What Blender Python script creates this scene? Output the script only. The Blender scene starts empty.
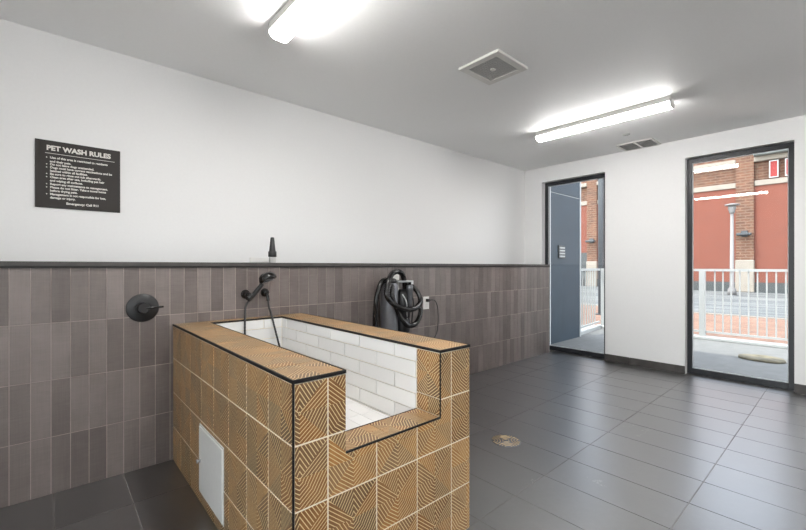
import bpy, math, random
from mathutils import Vector, Matrix
S = bpy.context.scene
COL = S.collection
PI = math.pi

# ---------------------------------------------------------------- camera
cam_data = bpy.data.cameras.new('camera')
cam = bpy.data.objects.new('camera', cam_data)
COL.objects.link(cam)
cam.location = (-5.2794, -2.7949, 1.20)
cam.rotation_euler = (PI / 2, 0, 0.845 - PI / 2)
cam_data.sensor_width = 36.0
cam_data.lens = 397.7 / 806 * 36
cam_data.shift_y = 1.13 / 806
cam_data.clip_start = 0.02
cam_data.clip_end = 200
S.camera = cam

# ---------------------------------------------------------------- world, sun, exposure
W = bpy.data.worlds.new('sky_world'); S.world = W
W.use_nodes = True
wn = W.node_tree.nodes; wl = W.node_tree.links
for n in list(wn): wn.remove(n)
sky = wn.new('ShaderNodeTexSky')
sky.sky_type = 'NISHITA'; sky.sun_disc = False
sky.sun_elevation = math.radians(55); sky.sun_rotation = math.radians(300)
bg = wn.new('ShaderNodeBackground'); bg.inputs['Strength'].default_value = 1.35
wo = wn.new('ShaderNodeOutputWorld')
hz = wn.new('ShaderNodeMix'); hz.data_type = 'RGBA'; hz.inputs[0].default_value = 0.75
bwn = wn.new('ShaderNodeRGBToBW'); wl.new(sky.outputs[0], bwn.inputs[0])      # a hazy, whitish sky
wl.new(sky.outputs[0], hz.inputs[6]); wl.new(bwn.outputs[0], hz.inputs[7])
wl.new(hz.outputs[2], bg.inputs[0]); wl.new(bg.outputs[0], wo.inputs[0])
sun_d = bpy.data.lights.new('sun', 'SUN'); sun_d.energy = 3.6; sun_d.angle = math.radians(1.0)
sun_d.color = (1.0, 0.95, 0.88)
sun = bpy.data.objects.new('sun', sun_d); COL.objects.link(sun)
sun.location = (-4, 4, 12)
SUN_DIR = Vector((0.36, -0.27, -0.90)).normalized()     # the way the light travels
sun.rotation_euler = SUN_DIR.to_track_quat('-Z', 'Y').to_euler()
LAMP = 45.0                                             # emission of the ceiling lamps
S.view_settings.view_transform = 'Standard'
S.view_settings.look = 'None'
S.view_settings.gamma = 1.0
S.view_settings.exposure = 0.12
S.view_settings.use_curve_mapping = False
S.cycles.max_bounces = 10
S.cycles.diffuse_bounces = 6
S.cycles.glossy_bounces = 4
S.cycles.transparent_max_bounces = 8
S.cycles.caustics_reflective = False
S.cycles.caustics_refractive = False
S.cycles.sample_clamp_indirect = 6.0
S.cycles.use_denoising = True

# ---------------------------------------------------------------- node helpers
class V:
    """a float socket with arithmetic"""
    def __init__(s, nt, sock): s.nt = nt; s.s = sock
    def _op(s, op, *o):
        n = s.nt.nodes.new('ShaderNodeMath'); n.operation = op
        for i, x in enumerate((s,) + o):
            if isinstance(x, V): s.nt.links.new(x.s, n.inputs[i])
            else: n.inputs[i].default_value = x
        return V(s.nt, n.outputs[0])
    def __add__(s, o): return s._op('ADD', o)
    def __sub__(s, o): return s._op('SUBTRACT', o)
    def __mul__(s, o): return s._op('MULTIPLY', o)
    def fl(s): return s._op('FLOOR')
    def fr(s): return s._op('FRACT')
    def lt(s, o): return s._op('LESS_THAN', o)
    def gt(s, o): return s._op('GREATER_THAN', o)
    def mod(s, o): return s._op('FLOORED_MODULO', o)
    def sin(s): return s._op('SINE')

class Mat:
    def __init__(s, name, base=(0.5, 0.5, 0.5), rough=0.5, metal=0.0, spec=0.5):
        s.m = bpy.data.materials.new(name); s.m.use_nodes = True
        s.nt = s.m.node_tree
        s.b = s.nt.nodes['Principled BSDF']
        s.b.inputs['Base Color'].default_value = (*base, 1)
        s.b.inputs['Roughness'].default_value = rough
        s.b.inputs['Metallic'].default_value = metal
        s.b.inputs['Specular IOR Level'].default_value = spec
        s._tc = None
    def new(s, t): return s.nt.nodes.new(t)
    def ln(s, a, b): s.nt.links.new(a.s if isinstance(a, V) else a, b)
    def tc(s, which='Object'):
        if s._tc is None: s._tc = s.new('ShaderNodeTexCoord')
        return s._tc.outputs[which]
    def attr(s, name):
        n = s.new('ShaderNodeAttribute'); n.attribute_name = name
        return V(s.nt, n.outputs['Fac'])
    def uv(s):
        n = s.new('ShaderNodeSeparateXYZ'); s.ln(s.tc('UV'), n.inputs[0])
        return V(s.nt, n.outputs[0]), V(s.nt, n.outputs[1])
    def noise(s, scale, detail=4, rough=0.55, vec=None, stretch=None, w=None):
        n = s.new('ShaderNodeTexNoise')
        n.inputs['Scale'].default_value = scale; n.inputs['Detail'].default_value = detail
        n.inputs['Roughness'].default_value = rough
        src = vec or s.tc('Object')
        if stretch:
            mp = s.new('ShaderNodeMapping'); mp.inputs['Scale'].default_value = stretch
            s.ln(src, mp.inputs[0]); src = mp.outputs[0]
        s.ln(src, n.inputs['Vector'])
        if w is not None:
            n.noise_dimensions = '4D'; s.ln(w, n.inputs['W'])
        return V(s.nt, n.outputs['Fac'])
    def ramp(s, fac, stops):
        r = s.new('ShaderNodeValToRGB'); s.ln(fac, r.inputs[0])
        e = r.color_ramp.elements
        while len(e) < len(stops): e.new(0.5)
        for i, (p, c) in enumerate(stops):
            e[i].position = p; e[i].color = (*c, 1) if len(c) == 3 else c
        return r.outputs[0]
    def mix(s, f, a, b, mode='MIX'):
        n = s.new('ShaderNodeMix'); n.data_type = 'RGBA'; n.blend_type = mode
        for x, k in ((f, 0), (a, 6), (b, 7)):
            if isinstance(x, V): s.ln(x, n.inputs[k])
            elif isinstance(x, (tuple, list)): n.inputs[k].default_value = (*x, 1)
            elif isinstance(x, (int, float)): n.inputs[k].default_value = x
            else: s.ln(x, n.inputs[k])
        return n.outputs[2]
    def color(s, c): s.ln(c, s.b.inputs['Base Color']); return s
    def rough(s, c): s.ln(c, s.b.inputs['Roughness']); return s
    def bump(s, h, dist=0.002, strength=0.5):
        n = s.new('ShaderNodeBump'); n.inputs['Strength'].default_value = strength
        n.inputs['Distance'].default_value = dist
        s.ln(h, n.inputs['Height']); s.ln(n.outputs[0], s.b.inputs['Normal']); return s

M = {}
def simple(name, base, rough=0.5, metal=0.0, spec=0.5, nscale=40.0, amt=0.06, bump=0.0):
    m = Mat(name, base, rough, metal, spec)
    nz = m.noise(nscale)
    lo = tuple(c * (1 - amt) for c in base); hi = tuple(min(1, c * (1 + amt)) for c in base)
    m.color(m.ramp(nz, [(0.3, lo), (0.7, hi)]))
    if bump: m.bump(nz, bump, 0.4)
    M[name] = m.m
    return m.m

simple('wall_paint', (0.82, 0.82, 0.82), 0.75, nscale=60, amt=0.01, bump=0.0006)
simple('ceiling_paint', (0.93, 0.935, 0.935), 0.55, nscale=50, amt=0.01, bump=0.0005)
simple('black_metal', (0.012, 0.012, 0.013), 0.38, 0.0, 0.5, amt=0.15)
simple('matte_black', (0.010, 0.010, 0.011), 0.42, 0.0, 0.5, amt=0.15)
simple('gloss_black', (0.008, 0.007, 0.007), 0.14, 0.0, 0.5, amt=0.1)
simple('trim_black', (0.010, 0.009, 0.009), 0.5, 0.0, 0.3, amt=0.1)
simple('ledge_dark', (0.055, 0.05, 0.047), 0.5, nscale=12, amt=0.25)
simple('frame_black', (0.016, 0.018, 0.022), 0.35, amt=0.1)
simple('frame_bead', (0.55, 0.58, 0.60), 0.4, amt=0.05)
simple('white_plastic', (0.78, 0.77, 0.75), 0.35, amt=0.02)
simple('white_enamel', (0.72, 0.71, 0.68), 0.35, amt=0.02)
simple('steel', (0.55, 0.55, 0.56), 0.3, 1.0, amt=0.05)
simple('dryer_grey', (0.17, 0.175, 0.19), 0.38, 0.6, amt=0.08)
simple('grille_dark', (0.20, 0.20, 0.20), 0.6, amt=0.2)
simple('vent_grey', (0.50, 0.50, 0.49), 0.5, amt=0.05)
simple('sign_brown', (0.020, 0.0155, 0.0135), 0.6, nscale=5, amt=0.12)
simple('sign_print', (0.72, 0.70, 0.66), 0.5, amt=0.02)
simple('brass', (0.55, 0.42, 0.25), 0.35, 0.8, amt=0.1)
simple('grout_wall', (0.42, 0.36, 0.32), 0.9, amt=0.1)
simple('grout_tub', (0.82, 0.74, 0.60), 0.9, amt=0.05)
simple('grout_floor', (0.22, 0.21, 0.20), 0.85, nscale=3, amt=0.25)
simple('grout_white', (0.12, 0.12, 0.118), 0.9, amt=0.05)
simple('core', (0.4, 0.4, 0.4), 0.9)
simple('blue_wall', (0.020, 0.037, 0.055), 0.6, nscale=4, amt=0.12)
simple('pale_trim', (0.42, 0.43, 0.42), 0.5, amt=0.04)
simple('railing_white', (0.42, 0.43, 0.42), 0.4, amt=0.03)
simple('concrete', (0.20, 0.20, 0.19), 0.8, nscale=7, amt=0.10, bump=0.001)
simple('stucco', (0.150, 0.044, 0.026), 0.85, nscale=2, amt=0.07, bump=0.002)
simple('cream_stone', (0.23, 0.20, 0.165), 0.7, nscale=3, amt=0.06)
simple('pale_panel', (0.26, 0.31, 0.30), 0.6, amt=0.04)
simple('banner_red', (0.26, 0.015, 0.012), 0.6, amt=0.08)
simple('service_grey', (0.04, 0.045, 0.045), 0.6, amt=0.1)
simple('pole_grey', (0.17, 0.16, 0.155), 0.5, amt=0.08)
simple('slate_pole', (0.035, 0.04, 0.045), 0.45, amt=0.08)
simple('tan_stone', (0.20, 0.175, 0.12), 0.8, nscale=9, amt=0.35, bump=0.004)
simple('bounce_paving', (0.68, 0.67, 0.64), 0.8, nscale=5, amt=0.06)  # bright ground behind the room, there to bounce daylight in
simple('soffit', (0.55, 0.56, 0.56), 0.8)

# asphalt with tree shadows put into the colour as dark streaks
m = Mat('asphalt', rough=0.85)
n1 = m.noise(0.5, 5, 0.7, stretch=(3.0, 0.6, 1)); n2 = m.noise(30, 3)
m.color(m.ramp(n1 * 0.8 + n2 * 0.2, [(0.36, (0.05, 0.058, 0.062)), (0.5, (0.12, 0.13, 0.13)), (0.6, (0.19, 0.195, 0.185))]))
M['asphalt'] = m.m
# brick paving and brick facing
def brickmat(name, c1, c2, mort, bw, bh, ms, rough=0.85):
    m = Mat(name, rough=rough)
    b = m.new('ShaderNodeTexBrick')
    b.inputs['Scale'].default_value = 1.0
    b.inputs['Brick Width'].default_value = bw; b.inputs['Row Height'].default_value = bh
    b.inputs['Mortar Size'].default_value = ms
    b.inputs['Color1'].default_value = (*c1, 1); b.inputs['Color2'].default_value = (*c2, 1)
    b.inputs['Mortar'].default_value = (*mort, 1); b.inputs['Bias'].default_value = 0.0
    m.ln(m.tc('UV'), b.inputs['Vector'])
    nz = m.noise(3)
    m.color(m.mix(0.35, b.outputs['Color'], m.ramp(nz, [(0.3, tuple(x * 0.6 for x in c1)), (0.7, tuple(min(1, x * 1.5) for x in c2))])))
    M[name] = m.m
brickmat('brick_paving', (0.17, 0.085, 0.055), (0.22, 0.13, 0.09), (0.17, 0.13, 0.10), 0.22, 0.11, 0.008)
brickmat('brick_wall', (0.060, 0.022, 0.013), (0.135, 0.055, 0.028), (0.165, 0.115, 0.08), 0.40, 0.135, 0.028)

# dark floor slabs: cloudy dark slate with a few light veins, satin
m = Mat('floor_slate', rough=0.4, spec=1.0)
m.b.inputs['Coat Weight'].default_value = 1.0; m.b.inputs['Coat Roughness'].default_value = 0.30; m.b.inputs['Coat IOR'].default_value = 1.9
rnd = m.attr('rnd')
nz = m.noise(2.2, 8, 0.62, w=rnd * 9.0)
nf = m.noise(45, 4, 0.6, w=rnd * 5.0)
col = m.ramp(nz * 0.75 + nf * 0.25, [(0.30, (0.018, 0.017, 0.017)), (0.52, (0.036, 0.034, 0.034)), (0.72, (0.068, 0.065, 0.066))])
vn = m.noise(1.6, 6, 0.6, w=rnd * 13.0)
vein = (vn - 0.5)._op('ABSOLUTE').lt(0.0022)
vm = m.noise(2.5, 2, 0.5, w=rnd * 3.0).gt(0.64)
col = m.mix(vein * vm * 0.35, col, (0.28, 0.26, 0.24))
m.color(col)
m.rough(m.ramp(nz, [(0.3, (0.30,) * 3), (0.7, (0.38,) * 3)]))
m.bump(nf, 0.0006, 0.2)
M['floor_slate'] = m.m
# wainscot tile: dark taupe, combed vertical texture
m = Mat('wainscot_tile', rough=0.42, spec=0.7)
rnd = m.attr('rnd')
nz = m.noise(6, 6, 0.6, w=rnd * 11.0)
nv = m.noise(1, 3, 0.6, stretch=(260, 1, 6), w=rnd * 4.0)
nh = m.noise(1, 3, 0.6, stretch=(12, 1, 180), w=rnd * 7.0)
tone = nz * 0.35 + nv * 0.22 + nh * 0.22 + rnd * 0.22
m.color(m.ramp(tone, [(0.34, (0.090, 0.072, 0.066)), (0.5, (0.142, 0.117, 0.108)), (0.66, (0.205, 0.172, 0.161))]))
m.rough(m.ramp(nz, [(0.3, (0.36,) * 3), (0.7, (0.50,) * 3)]))
m.bump(nv * 0.6 + nh * 0.4, 0.0008, 0.5)
M['wainscot_tile'] = m.m
# patterned tub tile: bronze-brown ground with cream ribs in facets
m = Mat('ribbed_tile', rough=0.34, spec=0.5)
u, v = m.uv()
k = 2 / 0.2065
qu, qv = u * k, v * k
par = (qu.fl() + qv.fl()).mod(2.0)
a, b = qu.fr(), qv.fr()
a2 = a * (par * -2.0 + 1.0) + par
tri = a2.gt(b)
fq = 9.0
def stripe(ang):
    c = a2 * (math.cos(ang) * fq) + b * (math.sin(ang) * fq)
    return c
s1 = stripe(math.radians(32)); s2 = stripe(math.radians(-50)); s3 = stripe(math.radians(52))
qv2 = qv.fl().mod(2.0)
cc = s1 * (tri * -1.0 + 1.0) + tri * (s3 * (qv2 * -1.0 + 1.0) + s2 * qv2)
line = cc.fr().lt(0.24)
rnd = m.attr('rnd')
g1 = m.noise(9, 4, 0.6, w=rnd * 6.0)
g2 = m.noise(1, 3, 0.6, stretch=(60, 60, 8), w=rnd * 3.0)
fac = g1 * 0.5 + g2 * 0.25 + rnd * 0.25
warm = m.ramp(fac, [(0.3, (0.200, 0.080, 0.022)), (0.5, (0.330, 0.145, 0.040)), (0.7, (0.50, 0.245, 0.074))])
dusk = m.ramp(fac, [(0.3, (0.110, 0.062, 0.031)), (0.5, (0.185, 0.106, 0.054)), (0.7, (0.29, 0.172, 0.088))])
pick = ((qu.fl() * 12.9898 + qv.fl() * 78.233 + tri * 37.7 + rnd * 91.0).sin() * 43758.5).fr()
ground = m.mix(pick, warm, dusk)  # differing sheen of the facets put into colour as warm and greyish tones
m.color(m.mix(line, ground, (0.72, 0.55, 0.30)))
m.ln(line * -0.20 + 0.25, m.b.inputs['Metallic'])
m.bump(line, 0.0010, 0.5)
M['ribbed_tile'] = m.m
m = Mat('subway_white', (0.78, 0.775, 0.765), 0.2, spec=0.5)
rnd = m.attr('rnd')
m.color(m.ramp(rnd, [(0.0, (0.74, 0.735, 0.72)), (1.0, (0.82, 0.815, 0.80))]))
m.bump(m.noise(14, 2), 0.0008, 0.25)
M['subway_white'] = m.m
# lamp diffuser
m = Mat('lamp_diffuser', (0.9, 0.9, 0.9), 0.5)
m.b.inputs['Emission Color'].default_value = (1.0, 0.975, 0.95, 1)
m.b.inputs['Emission Strength'].default_value = LAMP
M['lamp_diffuser'] = m.m
# thin window glass: clear with a Fresnel reflection
m = bpy.data.materials.new('window_glass'); m.use_nodes = True
nt = m.node_tree
for n in list(nt.nodes): nt.nodes.remove(n)
o_ = nt.nodes.new('ShaderNodeOutputMaterial'); mx = nt.nodes.new('ShaderNodeMixShader')
tr = nt.nodes.new('ShaderNodeBsdfTransparent'); tr.inputs[0].default_value = (0.93, 0.96, 0.95, 1)
gl = nt.nodes.new('ShaderNodeBsdfGlossy'); gl.inputs['Roughness'].default_value = 0.0
fr = nt.nodes.new('ShaderNodeFresnel'); fr.inputs[0].default_value = 1.5
nt.links.new(fr.outputs[0], mx.inputs[0]); nt.links.new(tr.outputs[0], mx.inputs[1])
nt.links.new(gl.outputs[0], mx.inputs[2]); nt.links.new(mx.outputs[0], o_.inputs[0])
M['window_glass'] = m

# ---------------------------------------------------------------- mesh builder (world coordinates in, one object out)
class MB:
    def __init__(s): s.v = []; s.f = []; s.mi = []; s.uv = []; s.r = []; s.sm = []; s.mats = []
    def mat(s, name):
        if name not in s.mats: s.mats.append(name)
        return s.mats.index(name)
    def face(s, pts, mat, uvs=None, rnd=0.5, smooth=False):
        i = len(s.v); s.v += [tuple(p) for p in pts]
        s.f.append(tuple(range(i, i + len(pts)))); s.mi.append(s.mat(mat))
        if uvs is None:
            P = [Vector(p) for p in pts]
            n = (P[1] - P[0]).cross(P[2] - P[0])
            ax = max(range(3), key=lambda k: abs(n[k]))
            uvs = [(p[1], p[2]) if ax == 0 else (p[0], p[2]) if ax == 1 else (p[0], p[1]) for p in P]
        s.uv += [tuple(q) for q in uvs]; s.r.append(rnd); s.sm.append(smooth)
    def grid(s, rings, mat, closed=True, smooth=True, cap=True, rnd=0.5):
        base = len(s.v); n = len(rings[0])
        for r in rings: s.v += [tuple(p) for p in r]
        mi = s.mat(mat)
        for i in range(len(rings) - 1):
            for j in range(n if closed else n - 1):
                k = (j + 1) % n
                s.f.append((base + i * n + j, base + i * n + k, base + (i + 1) * n + k, base + (i + 1) * n + j))
                s.mi.append(mi); s.uv += [(0, 0)] * 4; s.r.append(rnd); s.sm.append(smooth)
        if cap:
            for off, rev in ((0, True), ((len(rings) - 1) * n, False)):
                f = tuple(base + off + j for j in range(n))
                s.f.append(f[::-1] if rev else f); s.mi.append(mi); s.uv += [(0, 0)] * n; s.r.append(rnd); s.sm.append(False)
    def box(s, a, b, mat, bev=0.0, rnd=0.5):
        x0, x1 = sorted((a[0], b[0])); y0, y1 = sorted((a[1], b[1])); z0, z1 = sorted((a[2], b[2]))
        if bev > 0:
            c = min(bev, (x1 - x0) / 2.01, (y1 - y0) / 2.01, (z1 - z0) / 2.01)
            # chamfered box: 24 corner points
            def P(ix, iy, iz, ax):
                X = [x0, x1][ix]; Y = [y0, y1][iy]; Z = [z0, z1][iz]
                dx = c * (1 if ix == 0 else -1); dy = c * (1 if iy == 0 else -1); dz = c * (1 if iz == 0 else -1)
                return (X + (0 if ax == 0 else dx), Y + (0 if ax == 1 else dy), Z + (0 if ax == 2 else dz))
            for ax in range(3):
                for side in (0, 1):
                    o = [k for k in range(3) if k != ax]
                    pts = []
                    for q in ((0, 0), (1, 0), (1, 1), (0, 1)):
                        ii = [0, 0, 0]; ii[ax] = side; ii[o[0]] = q[0]; ii[o[1]] = q[1]
                        pts.append(P(*ii, ax))
                    flip = (side == 0) ^ (ax == 1)
                    s.face(pts[::-1] if flip else pts, mat, rnd=rnd)
            cen = Vector(((x0 + x1) / 2, (y0 + y1) / 2, (z0 + z1) / 2))
            def add(pts):
                Pv = [Vector(p) for p in pts]
                n = (Pv[1] - Pv[0]).cross(Pv[2] - Pv[0]); mid = sum(Pv, Vector()) / len(Pv)
                if n.dot(mid - cen) < 0: pts = pts[::-1]
                s.face(pts, mat, rnd=rnd)
            for ax in range(3):
                o = [k for k in range(3) if k != ax]
                for q in ((0, 0), (1, 0), (1, 1), (0, 1)):
                    def I(t):
                        ii = [0, 0, 0]; ii[ax] = t; ii[o[0]] = q[0]; ii[o[1]] = q[1]; return ii
                    add([P(*I(0), o[0]), P(*I(1), o[0]), P(*I(1), o[1]), P(*I(0), o[1])])
            for ix in (0, 1):
                for iy in (0, 1):
                    for iz in (0, 1): add([P(ix, iy, iz, 0), P(ix, iy, iz, 1), P(ix, iy, iz, 2)])
            return s
        p = [(x, y, z) for x in (x0, x1) for y in (y0, y1) for z in (z0, z1)]
        for q in ((0, 1, 3, 2), (4, 6, 7, 5), (0, 4, 5, 1), (2, 3, 7, 6), (0, 2, 6, 4), (1, 5, 7, 3)):
            s.face([p[k] for k in q], mat, rnd=rnd)
        return s
    def obox(s, c, ax, ay, az, mat):
        """oriented box: centre and three half-axis vectors"""
        c, ax, ay, az = Vector(c), Vector(ax), Vector(ay), Vector(az)
        p = [c + ax * i + ay * j + az * k for i in (-1, 1) for j in (-1, 1) for k in (-1, 1)]
        for q in ((0, 1, 3, 2), (4, 6, 7, 5), (0, 4, 5, 1), (2, 3, 7, 6), (0, 2, 6, 4), (1, 5, 7, 3)):
            s.face([p[k] for k in q], mat)
        return s
    def tube(s, path, r, mat, n=12, rfun=None):
        path = [Vector(p) for p in path]
        t0 = (path[1] - path[0]).normalized()
        up = Vector((0, 0, 1)) if abs(t0.z) < 0.9 else Vector((0, 1, 0))
        a = t0.cross(up).normalized(); rings = []
        for i, p in enumerate(path):
            t = (path[min(i + 1, len(path) - 1)] - path[max(i - 1, 0)]).normalized()
            a = (a - t * a.dot(t)).normalized(); b = t.cross(a)
            rr = rfun(i) if rfun else r
            rings.append([p + (a * math.cos(2 * PI * j / n) + b * math.sin(2 * PI * j / n)) * rr for j in range(n)])
        s.grid(rings, mat); return s
    def lathe(s, c, axis, prof, mat, n=28):
        """prof: list of (distance along axis, radius)"""
        c = Vector(c); t = Vector(axis).normalized()
        up = Vector((0, 0, 1)) if abs(t.z) < 0.9 else Vector((0, 1, 0))
        a = t.cross(up).normalized(); b = t.cross(a)
        rings = [[c + t * d + (a * math.cos(2 * PI * j / n) + b * math.sin(2 * PI * j / n)) * max(r, 1e-4) for j in range(n)] for d, r in prof]
        s.grid(rings, mat, smooth=True); return s
    def build(s, name, parent=None, kind=None, autosmooth=True):
        me = bpy.data.meshes.new(name)
        off = Vector(parent['_o']) if parent else Vector((0, 0, 0))
        if not parent:
            xs = [p[0] for p in s.v]; ys = [p[1] for p in s.v]; zs = [p[2] for p in s.v]
            off = Vector(((min(xs) + max(xs)) / 2, (min(ys) + max(ys)) / 2, min(zs)))
        me.from_pydata([tuple(Vector(p) - off) for p in s.v], [], s.f)
        for mn in s.mats: me.materials.append(M[mn])
        me.polygons.foreach_set('material_index', s.mi)
        me.polygons.foreach_set('use_smooth', s.sm)
        ul = me.uv_layers.new(name='UVMap')
        ul.data.foreach_set('uv', [c for q in s.uv for c in q])
        at = me.attributes.new('rnd', 'FLOAT', 'FACE'); at.data.foreach_set('value', s.r)
        me.update()
        o = bpy.data.objects.new(name, me); COL.objects.link(o)
        if parent:
            o.parent = parent; o['_o'] = tuple(off)
        else:
            o.location = off; o['_o'] = tuple(off)
        if kind: o['kind'] = kind
        return o

def thing(name, label, cat, loc, group=None, kind=None):
    o = bpy.data.objects.new(name, None); COL.objects.link(o)
    o.location = loc; o['_o'] = tuple(loc); o.empty_display_size = 0.1
    if label: o['label'] = label; o['category'] = cat
    if group: o['group'] = group
    if kind: o['kind'] = kind
    return o
def tag(o, label, cat, group=None):
    o['label'] = label; o['category'] = cat
    if group: o['group'] = group
    return o
def bx(name, a, b, mat, parent=None, kind=None, bev=0.0):
    return MB().box(a, b, mat, bev).build(name, parent, kind)
def catmull(pts, n=8):
    P = [Vector(p) for p in pts]; P = [P[0] * 2 - P[1]] + P + [P[-1] * 2 - P[-2]]
    out = []
    for i in range(1, len(P) - 2):
        for k in range(n):
            t = k / n
            out.append(0.5 * ((2 * P[i]) + (P[i + 1] - P[i - 1]) * t + (2 * P[i - 1] - 5 * P[i] + 4 * P[i + 1] - P[i + 2]) * t * t + (3 * P[i] - P[i - 1] - 3 * P[i + 1] + P[i + 2]) * t ** 3))
    out.append(P[-2]); return out

def tiles(mb, O, U, Vd, N, useams, vseams, mat, gap, th, seed=1, clip=None, hole=None, lip=0.0, tilt=0.0, uvo=(0, 0), uoff=None, pitch=None):
    """lay tiles on a plane. useams/vseams: sorted seam positions; each tile a thin slab standing th proud.
    hole: (u0,u1,v0,v1) cut out; uoff(row): shift of the u seams for that row; pitch: UV pitch origin per tile"""
    rg = random.Random(seed)
    O, U, Vd, N = Vector(O), Vector(U), Vector(Vd), Vector(N)
    cu0, cu1, cv0, cv1 = clip
    for j in range(len(vseams) - 1):
        du = uoff(j) if uoff else 0.0
        for i in range(len(useams) - 1):
            u0, u1, v0, v1 = useams[i] + du, useams[i + 1] + du, vseams[j], vseams[j + 1]
            tu0, tv0 = u0, v0
            if pitch:                       # keep the pattern aligned with a full tile
                if i == 0: tu0 = u1 - pitch
                if j == 0: tv0 = v1 - pitch
            u0, u1, v0, v1 = max(u0, cu0), min(u1, cu1), max(v0, cv0), min(v1, cv1)
            if u1 - u0 < 0.004 or v1 - v0 < 0.004: continue
            rr = rg.random(); lp = (rg.random() - 0.5) * 2 * lip
            tu, tv = (rg.random() - 0.5) * 2 * tilt, (rg.random() - 0.5) * 2 * tilt
            g = gap / 2
            rects = [(u0 + g, u1 - g, v0 + g, v1 - g)]
            if hole:
                hu0, hu1, hv0, hv1 = hole
                out = []
                for (p, q, r, t) in rects:
                    if q <= hu0 or p >= hu1 or t <= hv0 or r >= hv1: out.append((p, q, r, t)); continue
                    if r < hv0: out.append((p, q, r, hv0))
                    if t > hv1: out.append((p, q, hv1, t))
                    rr0, rr1 = max(r, hv0), min(t, hv1)
                    if p < hu0: out.append((p, hu0, rr0, rr1))
                    if q > hu1: out.append((hu1, q, rr0, rr1))
                rects = out
            uc, vc = (u0 + u1) / 2, (v0 + v1) / 2
            for (p, q, r, t) in rects:
                if q - p < 0.003 or t - r < 0.003: continue
                def PT(uu, vv, top):
                    h = (th + lp + (uu - uc) * tu + (vv - vc) * tv) if top else 0
                    return O + U * uu + Vd * vv + N * h
                def UV(uu, vv): return (uu - tu0 + uvo[0], vv - tv0 + uvo[1])
                c = [(p, r), (q, r), (q, t), (p, t)]
                if U.cross(Vd).dot(N) < 0: c = c[::-1]
                mb.face([PT(*k, True) for k in c], mat, [UV(*k) for k in c], rr)
                for a in range(4):
                    k0, k1 = c[a], c[(a + 1) % 4]
                    mb.face([PT(*k0, False), PT(*k1, False), PT(*k1, True), PT(*k0, True)], mat, [UV(*k0), UV(*k1), UV(*k1), UV(*k0)], rr)

def frange(a, b, st):
    out = [a]
    while out[-1] < b - 1e-6: out.append(out[-1] + st)
    return out

# ---------------------------------------------------------------- room shell
ZC = 2.612
X0, Y0 = -6.9, -4.6         # far corner of the room behind the camera
YA = 0.428                  # painted wall behind the ledge
W1 = (-0.717, 0.150); W2 = (-2.437, -1.569); W3 = (-4.157, -3.289)  # W3 is out of view, added for more daylight
WR = [(-4.5, -3.3), (-3.2, -2.0)]          # unseen windows added in the rear wall to let daylight in
# floor
f = MB(); f.box((X0, Y0, -0.12), (0.10, YA, -0.0020), 'grout_floor')
us = [-2.26 + 0.3005 * k for k in range(-16, 9)]
vs = [-0.385 + 0.6215 * k for k in range(-8, 3)]
tiles(f, (0, 0, -0.0020), (1, 0, 0), (0, 1, 0), (0, 0, 1), us, vs, 'floor_slate', 0.0045, 0.0020, 5, clip=(X0, 0.10, Y0, 0.0), lip=0.0003, tilt=0.0012)
f.build('floor', kind='structure')
bx('ceiling', (X0 - .2, Y0 - .2, ZC), (0.25, YA + .2, ZC + .15), 'ceiling_paint', kind='structure')
bx('wall_left', (X0 - .2, YA, -.12), (0.25, YA + .2, ZC), 'wall_paint', kind='structure')
w = MB()
ex = [Y0] + [e_ for p_ in WR for e_ in p_] + [YA]
for i in range(0, len(ex), 2): w.box((X0 - .25, ex[i], -.12), (X0, ex[i + 1], ZC), 'wall_paint')
for a, b_ in WR:
    w.box((X0 - .25, a, 2.40), (X0, b_, ZC), 'wall_paint'); w.box((X0 - .25, a, -.12), (X0 - .101, b_, 0.0), 'core')
w.build('wall_rear', kind='structure')
bx('wall_front', (X0 - .2, Y0 - .2, -.12), (0.25, Y0, ZC), 'wall_paint', kind='structure')
# window wall with two full-height openings, plus an unseen third added for daylight
ZT = 2.40
w = MB()
w.box((0, W1[1], -.12), (0.25, YA, ZC), 'wall_paint')
w.box((0, W2[1], -.12), (0.25, W1[0], ZC), 'wall_paint')
w.box((0, W3[1], -.12), (0.25, W2[0], ZC), 'wall_paint')
w.box((0, Y0, -.12), (0.25, W3[0], ZC), 'wall_paint')
w.box((0, W3[0], ZT), (0.25, W3[1], ZC), 'wall_paint')
w.box((0.101, W3[0], -.12), (0.25, W3[1], 0.0), 'core')
w.box((0, W1[0], ZT), (0.25, W1[1], ZC), 'wall_paint')
w.box((0, W2[0], ZT), (0.25, W2[1], ZC), 'wall_paint')
w.box((0.101, W1[0], -.12), (0.25, W1[1], 0.0), 'core')
w.box((0.101, W2[0], -.12), (0.25, W2[1], 0.0), 'core')
w.build('wall_right', kind='structure')
# half wall with wainscot tile
XE = -0.075
hw = MB()
hw.box((X0, 0.0015, 0.0), (XE, YA, 1.198), 'grout_wall')
usw = [-5.433 + 0.0787 * k for k in range(-20, 69)]
tiles(hw, (0, 0.0015, 0), (1, 0, 0), (0, 0, 1), (0, -1, 0), usw, [0, .3, .6, .9, 1.2], 'wainscot_tile', 0.0032, 0.0018, 3, clip=(X0, XE, 0.0, 1.194), lip=0.0004, tilt=0.005)
hw.box((XE, -0.001, 0), (XE + 0.006, YA, 1.198), 'pale_trim')
hw.build('wall_ledge', kind='structure')
t = MB()
t.box((X0, -0.006, 1.198), (XE + .008, YA, 1.2245), 'ledge_dark', 0.001)
t.box((X0, -0.010, 1.190), (XE + .010, 0.0, 1.201), 'trim_black')
t.build('trim_1', kind='structure')
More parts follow.
